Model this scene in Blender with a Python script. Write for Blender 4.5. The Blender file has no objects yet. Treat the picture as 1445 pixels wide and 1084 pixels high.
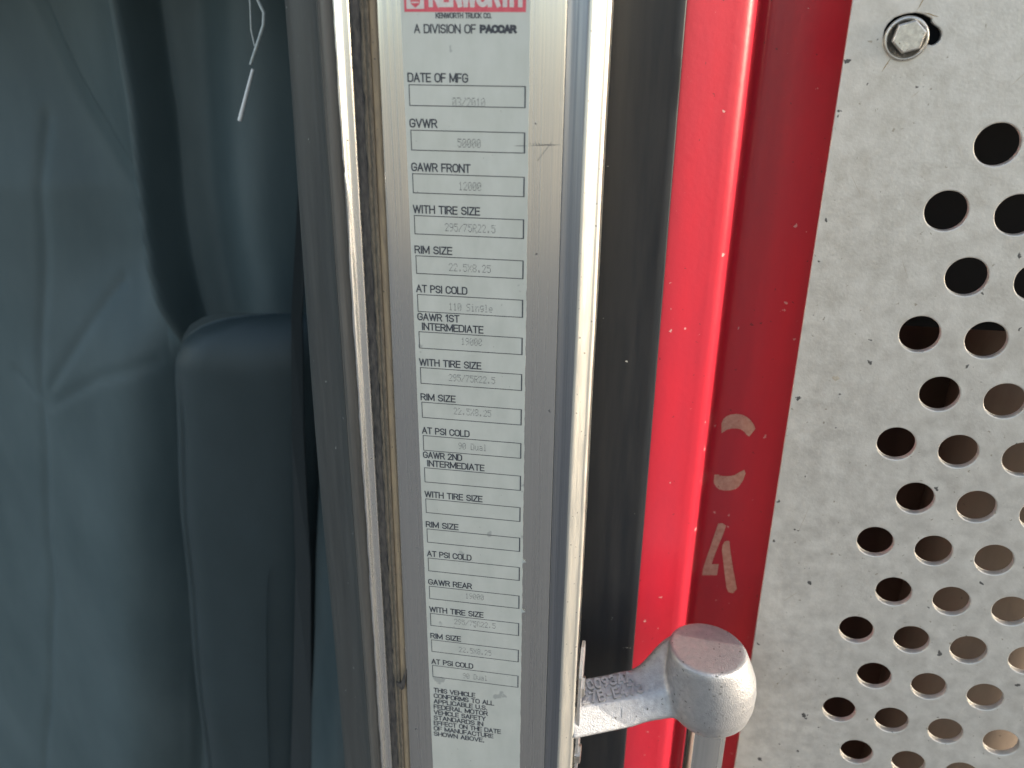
import bpy, bmesh, math, random
from mathutils import Vector, Matrix
random.seed(7)
R = math.radians
scene = bpy.context.scene
C = scene.collection

# ------------------------------------------------------------------ camera
cd = bpy.data.cameras.new('camera'); cam = bpy.data.objects.new('camera', cd); C.objects.link(cam)
cam.location = (0.08205, -0.28225, 0.01411)
r_ = Vector((0.98643622, 0.16401339, 0.00657124)); u_ = Vector((-0.07008995, 0.38467085, 0.92038891)); f_ = Vector((-0.14842835, 0.90836554, -0.39094895))
cam.rotation_euler = Matrix((r_, u_, -f_)).transposed().to_euler()
cd.sensor_width = 36.0; cd.lens = 36.0 * 1144.33 / 1445.0
cd.clip_start = 0.01; cd.clip_end = 3000
cd.dof.use_dof = True; cd.dof.focus_distance = 0.335; cd.dof.aperture_fstop = 11.0
scene.camera = cam

# ------------------------------------------------------------------ light
SUN_AZ, SUN_EL = 91.0, 13.0            # clockwise from +Y: from the right, grazing the truck side
world = bpy.data.worlds.new('World'); scene.world = world; world.use_nodes = True
wn = world.node_tree; wn.nodes.clear()
sky = wn.nodes.new('ShaderNodeTexSky'); sky.sky_type = 'NISHITA'; sky.sun_disc = False
sky.sun_elevation = R(SUN_EL); sky.sun_rotation = R(SUN_AZ); sky.dust_density = 2.0
bg = wn.nodes.new('ShaderNodeBackground'); bg.inputs['Strength'].default_value = 0.15
wo = wn.nodes.new('ShaderNodeOutputWorld')
hs = wn.nodes.new('ShaderNodeHueSaturation'); hs.inputs['Saturation'].default_value = .75      # camera white balance set for open shade
wn.links.new(sky.outputs[0], hs.inputs['Color']); wn.links.new(hs.outputs[0], bg.inputs['Color']); wn.links.new(bg.outputs[0], wo.inputs[0])
sl = bpy.data.lights.new('sun', 'SUN'); sl.energy = 2.3; sl.angle = R(0.6); sl.color = (1.0, 0.90, 0.74)
sun = bpy.data.objects.new('sun', sl); C.objects.link(sun)
sdir = Vector((math.sin(R(SUN_AZ)) * math.cos(R(SUN_EL)), math.cos(R(SUN_AZ)) * math.cos(R(SUN_EL)), math.sin(R(SUN_EL))))
sun.rotation_euler = sdir.to_track_quat('Z', 'Y').to_euler()
vs = scene.view_settings
vs.view_transform = 'Standard'; vs.look = 'None'; vs.gamma = 1.0; vs.use_curve_mapping = False
vs.exposure = 1.55

# ------------------------------------------------------------------ materials
def ramp(nt, stops):
    n = nt.nodes.new('ShaderNodeValToRGB')
    e = n.color_ramp.elements
    e[0].position, e[0].color = stops[0][0], (*stops[0][1], 1)
    e[1].position, e[1].color = stops[-1][0], (*stops[-1][1], 1)
    for p, c in stops[1:-1]:
        k = e.new(p); k.color = (*c, 1)
    return n

def mat(name, col, rough=0.5, metal=0.0, coat=0.0, col2=None, scale=(60, 60, 60), rvar=0.0, bump=0.0, bscale=None,
        specks=None, speck_scale=260, speck_th=0.2, speck2=None, detail=5.0, aniso=0.0, spec=0.5, coatr=0.06, sheen=0.0, streak=0.0):
    m = bpy.data.materials.new(name); m.use_nodes = True
    nt = m.node_tree; b = nt.nodes['Principled BSDF']
    L = nt.links.new
    tc = nt.nodes.new('ShaderNodeTexCoord')
    mp = nt.nodes.new('ShaderNodeMapping'); mp.inputs['Scale'].default_value = scale
    L(tc.outputs['Object'], mp.inputs['Vector'])
    nz = nt.nodes.new('ShaderNodeTexNoise'); nz.inputs['Scale'].default_value = 1.0; nz.inputs['Detail'].default_value = detail
    nz.inputs['Roughness'].default_value = 0.62
    L(mp.outputs[0], nz.inputs['Vector'])
    rp = ramp(nt, [(0.32, col), (0.68, col2 or col)])
    L(nz.outputs['Fac'], rp.inputs['Fac'])
    cur = rp.outputs['Color']
    def mixin(cur, colr, sc, th, soft=0.04, off=0.0, stretch=(1, 1, 1)):
        v = nt.nodes.new('ShaderNodeTexVoronoi'); v.inputs['Scale'].default_value = 1.0
        mp2 = nt.nodes.new('ShaderNodeMapping'); mp2.inputs['Scale'].default_value = (sc * stretch[0], sc * stretch[1], sc * stretch[2]); mp2.inputs['Location'].default_value = (off, off * 1.7, off * .6)
        wob = nt.nodes.new('ShaderNodeTexNoise'); wob.inputs['Scale'].default_value = sc * 3.0
        L(tc.outputs['Object'], wob.inputs['Vector'])
        add = nt.nodes.new('ShaderNodeVectorMath'); add.operation = 'MULTIPLY_ADD'
        L(wob.outputs['Color'], add.inputs[0]); add.inputs[1].default_value = (0.7, 0.7, 0.7)
        L(tc.outputs['Object'], mp2.inputs['Vector']); L(mp2.outputs[0], add.inputs[2]); L(add.outputs[0], v.inputs['Vector'])
        # random size per cell
        sub = nt.nodes.new('ShaderNodeMath'); sub.operation = 'MULTIPLY_ADD'
        sep = nt.nodes.new('ShaderNodeSeparateColor'); L(v.outputs['Color'], sep.inputs[0])
        L(sep.outputs[0], sub.inputs[0]); sub.inputs[1].default_value = th * 1.6; sub.inputs[2].default_value = -th * 0.62
        d = nt.nodes.new('ShaderNodeMath'); d.operation = 'SUBTRACT'; L(sub.outputs[0], d.inputs[0]); L(v.outputs['Distance'], d.inputs[1])
        mr = nt.nodes.new('ShaderNodeMapRange'); mr.inputs[1].default_value = 0; mr.inputs[2].default_value = soft
        L(d.outputs[0], mr.inputs[0])
        mx = nt.nodes.new('ShaderNodeMix'); mx.data_type = 'RGBA'
        L(mr.outputs[0], mx.inputs[0]); L(cur, mx.inputs[6]); mx.inputs[7].default_value = (*colr, 1)
        return mx.outputs[2], mr.outputs[0]
    fac = None
    if specks: cur, fac = mixin(cur, specks, speck_scale, speck_th)
    if speck2: cur, _ = mixin(cur, speck2[0], speck2[1], speck2[2], off=3.3)
    L(cur, b.inputs['Base Color'])
    b.inputs['Metallic'].default_value = metal; b.inputs['Roughness'].default_value = rough
    if fac is not None and metal > 0:
        iv = nt.nodes.new('ShaderNodeMath'); iv.operation = 'MULTIPLY_ADD'; L(fac, iv.inputs[0]); iv.inputs[1].default_value = -metal; iv.inputs[2].default_value = metal
        L(iv.outputs[0], b.inputs['Metallic'])
    b.inputs['Coat Weight'].default_value = coat; b.inputs['Coat Roughness'].default_value = coatr
    b.inputs['Specular IOR Level'].default_value = spec
    if sheen: b.inputs['Sheen Weight'].default_value = sheen
    if rvar:
        mr = nt.nodes.new('ShaderNodeMapRange'); mr.inputs[1].default_value = .3; mr.inputs[2].default_value = .7
        mr.inputs[3].default_value = max(0.02, rough - rvar); mr.inputs[4].default_value = rough + rvar
        L(nz.outputs['Fac'], mr.inputs[0]); L(mr.outputs[0], b.inputs['Roughness'])
    if bump:
        mp3 = nt.nodes.new('ShaderNodeMapping'); mp3.inputs['Scale'].default_value = bscale or scale
        L(tc.outputs['Object'], mp3.inputs['Vector'])
        n2 = nt.nodes.new('ShaderNodeTexNoise'); n2.inputs['Scale'].default_value = 1.0; n2.inputs['Detail'].default_value = 6
        L(mp3.outputs[0], n2.inputs['Vector'])
        bp = nt.nodes.new('ShaderNodeBump'); bp.inputs['Strength'].default_value = 1.0; bp.inputs['Distance'].default_value = bump
        L(n2.outputs['Fac'], bp.inputs['Height']); L(bp.outputs[0], b.inputs['Normal'])
    return m

M = {}
M['plate'] = mat('brushed_aluminium', (.74, .75, .74), .23, 1.0, col2=(.56, .57, .58), scale=(2600, 900, 9), rvar=.07, bump=.000022, bscale=(3400, 400, 5),
                 specks=(.10, .10, .10), speck_scale=150, speck_th=.13)
M['groove'] = mat('scuffed_groove_metal', (.40, .42, .46), .38, 1.0, col2=(.26, .28, .32), scale=(2200, 900, 12), rvar=.08, bump=.00003, bscale=(2600, 500, 14))
M['lip'] = mat('worn_lip_metal', (.90, .87, .80), .42, .9, col2=(.78, .75, .68), scale=(700, 700, 60), rvar=.1, bump=.00004, bscale=(900, 900, 60), specks=(.2, .19, .17), speck_scale=500, speck_th=.2)
M['trim'] = mat('polished_trim_metal', (.88, .88, .86), .27, 1.0, col2=(.66, .67, .68), scale=(800, 800, 25), rvar=.07, bump=.00005, bscale=(260, 260, 35), specks=(.08, .08, .08), speck_scale=330, speck_th=.13)
M['gasket'] = mat('dark_foam', (.028, .028, .030), .85, col2=(.085, .08, .075), scale=(700, 700, 260), bump=.0004, bscale=(1100, 1100, 420), spec=.3)
M['tan'] = mat('aged_adhesive', (.36, .27, .17), .7, col2=(.24, .185, .13), scale=(900, 900, 140), bump=.0002, bscale=(1100, 1100, 260), specks=(.07, .06, .05), speck_scale=620, speck_th=.24, spec=.3)
M['sealant'] = mat('rough_tan_sealant', (.17, .145, .11), .85, col2=(.085, .075, .062), scale=(900, 900, 330), bump=.0005, bscale=(1300, 1300, 500), spec=.25)
M['seal'] = mat('weathered_rubber', (.042, .045, .043), .42, col2=(.070, .071, .066), scale=(300, 300, 16), rvar=.08, bump=.00008, bscale=(500, 500, 60),
                specks=(.5, .5, .47), speck_scale=120, speck_th=.085)
M['sealridge'] = mat('worn_rubber_sheen', (.10, .09, .078), .42, col2=(.17, .145, .12), scale=(500, 500, 20), rvar=.08, bump=.00006, bscale=(600, 600, 60))  # worn rubber, with the tan sheen of the ridge put into its colour
M['black'] = mat('glossy_black_rubber', (.012, .015, .020), .40, coat=.05, coatr=.22, spec=.28, col2=(.022, .024, .028), scale=(220, 220, 18), rvar=.08, specks=(.50, .49, .46), speck_scale=95, speck_th=.10, bump=.00004, bscale=(400, 400, 50))
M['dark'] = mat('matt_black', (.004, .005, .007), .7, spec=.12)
M['red'] = mat('red_paint', (.55, .020, .040), .36, coat=.25, coatr=.32, col2=(.46, .018, .040), scale=(60, 60, 12), rvar=.05, specks=(.62, .33, .31), speck_scale=150, speck_th=.15,
               speck2=((.16, .02, .025), 230, .15), bump=.00009, bscale=(330, 330, 330))
M['inner'] = mat('shade_dark_maroon', (.060, .022, .018), .7, col2=(.035, .016, .013), scale=(30, 30, 30))  # darkened red: shade behind the guard is put into the colour
M['rust'] = mat('rust_stain', (.40, .30, .17), .7, col2=(.30, .20, .10), scale=(500, 500, 500))
M['smudge'] = mat('pale_dirt', (.58, .50, .40), .7, col2=(.42, .37, .30), scale=(700, 700, 700))
M['wall'] = mat('silver_shade_block', (.45, .45, .47), .35, .5)  # only for the added unseen block, silver to lighten reflections
M['reflected'] = mat('tan_letter_reflection', (.62, .38, .29), .6, col2=(.50, .25, .19), scale=(420, 420, 420), specks=(.40, .03, .04), speck_scale=520, speck_th=.2)  # flat colour standing in for letters reflected in the red panel
M['guard'] = mat('weathered_aluminium', (.54, .51, .465), .48, .45, col2=(.68, .65, .60), scale=(160, 160, 160), rvar=.10, detail=9, bump=.00010, bscale=(900, 900, 900),
                 specks=(.09, .085, .08), speck_scale=115, speck_th=.17, speck2=((.40, .36, .30), 300, .18))
M['bolt'] = mat('zinc_bolt', (.70, .68, .65), .33, .95, col2=(.45, .42, .38), scale=(420, 420, 420), rvar=.1, bump=.00006, bscale=(900, 900, 900), specks=(.12, .08, .05), speck_scale=700, speck_th=.2)
M['cast'] = mat('cast_aluminium', (.45, .45, .465), .46, .65, col2=(.33, .33, .345), scale=(330, 330, 330), rvar=.08, bump=.00025, bscale=(1500, 1500, 1500),
                specks=(.09, .09, .085), speck_scale=420, speck_th=.27, detail=8)
M['chrome'] = mat('chrome', (.88, .88, .87), .11, 1.0, col2=(.80, .80, .79), scale=(200, 200, 20), rvar=.03, specks=(.2, .2, .19), speck_scale=300, speck_th=.12)
M['label'] = mat('silvered_label', (.49, .515, .48), .42, .2, col2=(.55, .57, .535), scale=(120, 120, 60), rvar=.08, bump=.00002, bscale=(700, 700, 700), specks=(.24, .245, .235), speck_scale=330, speck_th=.10,
                 speck2=((.37, .39, .375), 75, .24))
M['ink'] = mat('black_ink', (.028, .032, .042), .5, col2=(.06, .065, .08), scale=(900, 900, 900))
M['inkfade'] = mat('faded_typewriter_ink', (.085, .09, .095), .55, col2=(.19, .195, .195), scale=(700, 700, 700))
M['inkred'] = mat('faded_red_ink', (.56, .075, .11), .5, col2=(.64, .12, .15), scale=(500, 500, 500))
M['inkwhite'] = mat('white_ink', (.62, .60, .58), .5, col2=(.52, .48, .47), scale=(600, 600, 600))
M['drape'] = mat('slate_vinyl', (.070, .103, .112), .5, col2=(.092, .130, .140), scale=(18, 18, 6), bump=.0012, bscale=(14, 14, 7), spec=.35)
M['seat'] = mat('dark_slate_leather', (.028, .044, .049), .5, col2=(.035, .053, .059), scale=(24, 24, 12), bump=.0008, bscale=(25, 25, 14), spec=.35)
M['web'] = mat('grey_webbing', (.045, .058, .064), .6, col2=(.036, .046, .05), scale=(900, 900, 900))
M['cord'] = mat('clear_cord', (.50, .54, .52), .25, col2=(.36, .40, .39), scale=(300, 300, 300), spec=.6)
M['tip'] = mat('white_plastic_tip', (.80, .80, .78), .22, spec=.6)
M['pipe'] = mat('dusty_pipe', (.24, .19, .15), .55, .1, col2=(.17, .135, .11), scale=(40, 40, 10), rvar=.08, bump=.00015, bscale=(200, 200, 200), specks=(.08, .06, .05), speck_scale=150, speck_th=.1)
M['ground'] = mat('pale_gravel', (.42, .36, .27), .9, col2=(.32, .27, .20), scale=(2, 2, 2), bump=.01, bscale=(20, 20, 20))
M['unseen_apron'] = mat('unseen_dark_apron', (.15, .15, .15), .9, col2=(.11, .11, .112), scale=(3, 3, 3), bump=.005, bscale=(60, 60, 60))

# ------------------------------------------------------------------ helpers
def tag(o, label=None, cat=None, group=None, kind=None):
    if label: o['label'] = label
    if cat: o['category'] = cat
    if group: o['group'] = group
    if kind: o['kind'] = kind
    return o
def empty(name, loc=(0, 0, 0)):
    o = bpy.data.objects.new(name, None); o.location = loc; o.empty_display_size = .01; C.objects.link(o); return o
def link(name, me, m, parent=None, smooth=False):
    o = bpy.data.objects.new(name, me); C.objects.link(o)
    if m is not None:
        me.materials.clear(); me.materials.append(M[m])
    if smooth:
        for p in me.polygons: p.use_smooth = True
    if parent is not None:
        o.parent = parent
        # keep geometry where it was modelled: all meshes are in world coordinates
        w = Vector((0, 0, 0)); q = parent
        while q is not None:
            w += q.location; q = q.parent
        o.location = -w
    return o
def bm_obj(name, bm, m, parent=None, smooth=False, normals=True):
    if normals: bmesh.ops.recalc_face_normals(bm, faces=bm.faces)
    me = bpy.data.meshes.new(name); bm.to_mesh(me); bm.free()
    return link(name, me, m, parent, smooth)
def modified(o, mods):
    """apply modifiers given as (type, {props}) through the depsgraph, no operators"""
    for t, props in mods:
        md = o.modifiers.new(t, t)
        for k, v in props.items(): setattr(md, k, v)
    bpy.context.view_layer.update()
    dg = bpy.context.evaluated_depsgraph_get()
    me = bpy.data.meshes.new_from_object(o.evaluated_get(dg))
    o.modifiers.clear()
    return me
def lerp(a, b, t): return a + (b - a) * t
ZT, ZB = 0.20, -1.10
def dense_profile(pts, n=6):
    """Catmull-Rom through the plan profile"""
    out = []
    for i in range(len(pts) - 1):
        p0 = pts[max(i - 1, 0)]; p1 = pts[i]; p2 = pts[i + 1]; p3 = pts[min(i + 2, len(pts) - 1)]
        for k in range(n):
            t = k / n
            out.append(tuple(0.5 * ((2 * p1[j]) + (-p0[j] + p2[j]) * t + (2 * p0[j] - 5 * p1[j] + 4 * p2[j] - p3[j]) * t * t + (-p0[j] + 3 * p1[j] - 3 * p2[j] + p3[j]) * t ** 3) for j in (0, 1)))
    out.append(pts[-1]); return out
def extrude(name, prof, m, parent, shift=lambda z: 0.0, jag=None, smooth=True, thick=0.0012, spline=0, nz=60, zt=ZT, zb=ZB, closed=False):
    """a vertical moulding: plan profile (x, y) swept down z; shift(z) bends it sideways"""
    if spline: prof = dense_profile(prof, spline)
    bm = bmesh.new(); rows = []
    for k in range(nz + 1):
        z = lerp(zt, zb, k / nz); row = []
        for i, (x, y) in enumerate(prof):
            dx = shift(z) + (jag(i, len(prof), z) if jag else 0.0)
            row.append(bm.verts.new((x + dx, y, z)))
        rows.append(row)
    n = len(prof)
    for k in range(nz):
        for i in range(n if closed else n - 1):
            j = (i + 1) % n
            bm.faces.new((rows[k][i], rows[k][j], rows[k + 1][j], rows[k + 1][i]))
    if closed:
        bm.faces.new(rows[0]); bm.faces.new(rows[-1])
    o = bm_obj(name, bm, m, parent, smooth)
    if not closed and thick:
        o.modifiers.new('s', 'SOLIDIFY').thickness = thick
        o.modifiers['s'].offset = 0
    return o
def box(bm, x0, x1, y0, y1, z0, z1, mat4=None):
    vs_ = [bm.verts.new((x, y, z)) for x in (x0, x1) for y in (y0, y1) for z in (z0, z1)]
    for f in ((0, 1, 3, 2), (4, 6, 7, 5), (0, 4, 5, 1), (2, 3, 7, 6), (0, 2, 6, 4), (1, 5, 7, 3)):
        bm.faces.new([vs_[i] for i in f])
    if mat4 is not None: bmesh.ops.transform(bm, matrix=mat4, verts=vs_)
    return vs_
def tube(bm, pts, rad, seg=12, caps=True):
    rings = []
    for i, p in enumerate(pts):
        p = Vector(p)
        d = (Vector(pts[min(i + 1, len(pts) - 1)]) - Vector(pts[max(i - 1, 0)])).normalized()
        a = d.cross(Vector((.13, .97, .21))).normalized(); b = d.cross(a)
        r = rad[i] if isinstance(rad, (list, tuple)) else rad
        rings.append([bm.verts.new(p + (a * math.cos(2 * math.pi * k / seg) + b * math.sin(2 * math.pi * k / seg)) * r) for k in range(seg)])
    for i in range(len(rings) - 1):
        for k in range(seg):
            bm.faces.new((rings[i][k], rings[i][(k + 1) % seg], rings[i + 1][(k + 1) % seg], rings[i + 1][k]))
    if caps:
        for rg in (rings[0], rings[-1]): bm.faces.new([bm.verts.new(v.co) for v in rg])

# ------------------------------------------------------------------ ground far below the frame (sunlit, seen only as reflection)
bm = bmesh.new(); g = 900
bm.faces.new([bm.verts.new(v) for v in ((-g, -g, -1.5), (g, -g, -1.5), (g, g, -1.5), (-g, g, -1.5))])
tag(bm_obj('ground', bm, 'ground'), kind='structure')
bm = bmesh.new(); bm.faces.new([bm.verts.new(v) for v in ((-60, -6.0, -1.496), (60, -6.0, -1.496), (60, 30, -1.496), (-60, 30, -1.496))])
tag(bm_obj('reflection_apron', bm, 'unseen_apron'), kind='structure')  # unseen darker sheet, added to darken reflections low on the plate

# ------------------------------------------------------------------ truck cab wall: red corner panel, black recess, unseen shading block above
cab = tag(empty('truck_cab', (.1, .08, -.3)), 'glossy red truck cab corner with black recess and painted tan reflection of the letters C and A', 'truck cab')
red_prof = [(.0925, .0745), (.0912, .0722), (.0914, .0706), (.0925, .0702), (.1000, .0718), (.1085, .0738), (.1120, .0746), (.1150, .0757), (.1172, .0778), (.1188, .0815), (.1202, .0880), (.1215, .0950), (.1232, .1010), (.1262, .1042), (.1300, .1050), (.140, .1050), (.155, .1050), (.174, .1050)]
extrude('shade_panel', [(.172, .1062), (.184, .0800), (.1855, .0805), (.20, .160), (.50, .170)], 'inner', cab, thick=.0012, nz=8, zt=.13)  # closure added to keep sun out of the red recess
rp_s = dense_profile(red_prof[:15], 6)[:-1] + red_prof[14:]
extrude('red_panel', rp_s, 'red', cab, shift=lambda z: -.0012 * (z / -.37), thick=.0016, nz=30, zt=.13)
extrude('black_panel', [(-.03, .60), (-.03, .0602), (-.028, .060), (.046, .060), (.062, .060), (.072, .060), (.080, .0606), (.088, .0606), (.0908, .0606), (.0911, .0609), (.0911, .074)], 'black', cab, thick=.0012, nz=20)
bm = bmesh.new(); box(bm, -3.2, 2.4, .16, 2.6, .13, 2.3)
bm_obj('unseen_shade_block', bm, 'wall', cab)  # unseen box sized to cast shade, silver to lighten reflections

# painted reflection of letters C and A, flush on the recessed red face
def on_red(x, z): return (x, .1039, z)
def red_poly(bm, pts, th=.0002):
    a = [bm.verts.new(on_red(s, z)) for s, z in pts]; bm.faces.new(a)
# ------------------------------------------------------------------ door post: everything is one extruded frame
post = tag(empty('door_post', (.02, 0, -.3)), 'brushed aluminium door post carrying the long printed certification label', 'door post')
extrude('plate', [(-.0098, .0016), (-.0096, .0004), (-.0088, 0), (-.0072, .0001), (-.0066, 0), (.0522, 0), (.0527, .0003)], 'plate', post, thick=.0012, shift=lambda z: 0, nz=40,
        jag=lambda i, n, z: (-.0037 * ((.026 - z) / .343)) if i < 5 else 0)
extrude('groove', [(.0527, .0004), (.0531, .0012), (.0560, .0015), (.0563, .0011), (.0592, .0009), (.0600, .0003)], 'groove', post, thick=.0008, nz=30)
lipp = [(.0600, .0003), (.06005, -.0018), (.0602, -.0023), (.0605, -.0026), (.0608, -.0026), (.0611, -.0025), (.0622, -.0018), (.0636, -.0009), (.0648, -.0001), (.0651, .0000), (.0656, .0000), (.0660, .0002), (.0663, .0006), (.0664, .0012), (.0662, .0020), (.0655, .0026), (.0646, .0032), (.0640, .060)]
extrude('lip', lipp, 'lip', post, thick=.0005, nz=60, shift=lambda z: .0001 * math.sin(z * 60) - .0010 * (.026 - z) / .34)
slant = lambda z: -.0033 * (.026 - z) / .343
def tjag(i, n, z):
    if i > n * .35: return 0
    s = math.sin(z * 310) * .5 + math.sin(z * 877 + 1) * .3 + math.sin(z * 1733 + 2) * .25 + math.sin(z * 97) * .4
    return .00022 * s + (.0009 * math.exp(-((z + .038) / .012) ** 2))
extrude('trim', [(-.0234, .004), (-.0237, .0010), (-.0239, -.0016), (-.0238, -.0025), (-.0235, -.0028), (-.0232, -.0025), (-.0227, -.0016), (-.0222, -.0009), (-.0215, -.0005), (-.0206, -.0002), (-.0199, .0001), (-.0195, .0018)], 'trim', post, shift=slant, jag=tjag, thick=.0006, nz=400, spline=3)
random.seed(3)
nj = [random.uniform(-1, 1) for _ in range(500)]
def gj(i, n, z):
    k = int((z + .7) * 420) % 500; f = (z + .7) * 420 % 1
    return .0005 * lerp(nj[k], nj[(k + 1) % 500], f) if i >= n - 3 else 0
extrude('gasket', [(-.0197, .0022), (-.0192, .0010), (-.0180, .0008), (-.0168, .0009), (-.0160, .0013)], 'gasket', post, thick=.0008, nz=300,
        shift=lambda z: -.0036 * (.026 - z) / .343, spline=2)
extrude('rough_sealant', [(-.0164, .0022), (-.0159, .0008), (-.0152, .0005), (-.0146, .0009), (-.0138, .0004), (-.0131, .0009)], 'sealant', post, thick=.0005, nz=400,
        shift=lambda z: -.0037 * (.026 - z) / .343, jag=lambda i, n, z: -gj(n, n, z) if i < 5 else 0, spline=3)
extrude('adhesive_strip', [(-.0136, .0022), (-.0128, .0012), (-.0117, .0010), (-.0107, .0011), (-.0098, .0018)], 'tan', post, thick=.0004, nz=300, shift=lambda z: -.0037 * (.026 - z) / .343, spline=2)
# torn sliver of gasket lying over the tan strip
bm = bmesh.new()
tp = [(-.0178, -.2628), (-.0158, -.2632), (-.0140, -.2580), (-.0128, -.2540), (-.0131, -.2600), (-.0142, -.2660), (-.0155, -.2672), (-.0162, -.2655), (-.0176, -.2650)]
top = [bm.verts.new((x, -.0006, z)) for x, z in tp]; bot = [bm.verts.new((x, .0012, z)) for x, z in tp]
bm.faces.new(top)
for i in range(len(tp)): bm.faces.new((top[i], top[(i + 1) % len(tp)], bot[(i + 1) % len(tp)], bot[i]))
bm_obj('torn_sliver', bm, 'gasket', post)

# ------------------------------------------------------------------ rubber weather seal left of the post
seal = tag(empty('weather_seal', (-.045, .02, -.3)), 'dark grey weathered rubber seal bulb running down the left side of the post', 'rubber seal')
def sshift(z):
    ks = [(.2, .006), (.027, 0), (.0026, -.0009), (-.037, -.003), (-.0826, -.0052), (-.1405, -.0076), (-.177, -.0084), (-.227, -.0084), (-.287, -.0083), (-.36, -.0096), (-.62, -.0130)]
    for (z0, s0), (z1, s1) in zip(ks, ks[1:]):
        if z >= z1: return lerp(s0, s1, (z0 - z) / (z0 - z1))
    return ks[-1][1]
def sj(i, n, z):
    t = i / (n - 1)        # left edge follows the bowed line, right edge follows the post
    return sshift(z) * (1 - min(1, t * 1.5)) + slant(z) * min(1, t * 1.5)
extrude('bulb', [(-.050, .060), (-.0545, .040), (-.0540, .030), (-.0500, .0240), (-.0430, .0185), (-.0370, .0130), (-.0330, .0080)], 'seal', seal, jag=sj, nz=60, spline=4, thick=.0015)
def sj2(i, n, z): return lerp(sj(6, 7, z), slant(z), min(1, i / 8))
extrude('ridge', [(-.0331, .0082), (-.0315, .0055), (-.0298, .0036), (-.0278, .0034), (-.0264, .0050), (-.0255, .0100), (-.0250, .030)], 'sealridge', seal, shift=slant, nz=60, spline=4, thick=.0012)

# ------------------------------------------------------------------ label and its printing
W, P, H = .040, .01467, .0069
bm = bmesh.new()
edge = [(-.0016, .034), (.0411, .034)]
rgt = []
z = .034
random.seed(11)
while z > -.345:
    rgt.append((.0411 + random.uniform(-.00012, .00012), z)); z -= .0021
nick = [(-.1858, .0411), (-.1874, .0424), (-.1886, .0411)]
lab = [(-.0016, .034)] + rgt + [(.0411, -.345), (-.0017, -.345)]
fr = [bm.verts.new((x, -.00075, z)) for x, z in lab]; bk = [bm.verts.new((x, -.0006, z)) for x, z in lab]
bm.faces.new(fr)
for i in range(len(lab)): bm.faces.new((fr[i], fr[(i + 1) % len(lab)], bk[(i + 1) % len(lab)], bk[i]))
for zz in (-.1872, -.2130):       # two little peeled tabs on the right edge
    a = [bm.verts.new(v) for v in ((.0408, -.00076, zz + .0018), (.0414, -.0009, zz + .0006), (.0428, -.0013, zz - .0002), (.0413, -.0009, zz - .0010), (.0408, -.00076, zz - .0024))]
    bm.faces.new(a)
label = bm_obj('certification_label', bm, 'label', post)
label['label'] = 'long silver grey certification label printed with black boxes and faded typed values'
YP = -.00082
def flat_obj(name, bm, m, parent=None):
    return bm_obj(name, bm, m, parent or label)
def rect(bm, x0, x1, z0, z1, y=YP):
    bm.faces.new([bm.verts.new(v) for v in ((x0, y, z0), (x1, y, z0), (x1, y, z1), (x0, y, z1))])
def ar(cx, cy, rx, ry, a0, a1, n=9):
    return [(cx + rx * math.cos(R(lerp(a0, a1, k / n))), cy + ry * math.sin(R(lerp(a0, a1, k / n)))) for k in range(n + 1)]
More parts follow.
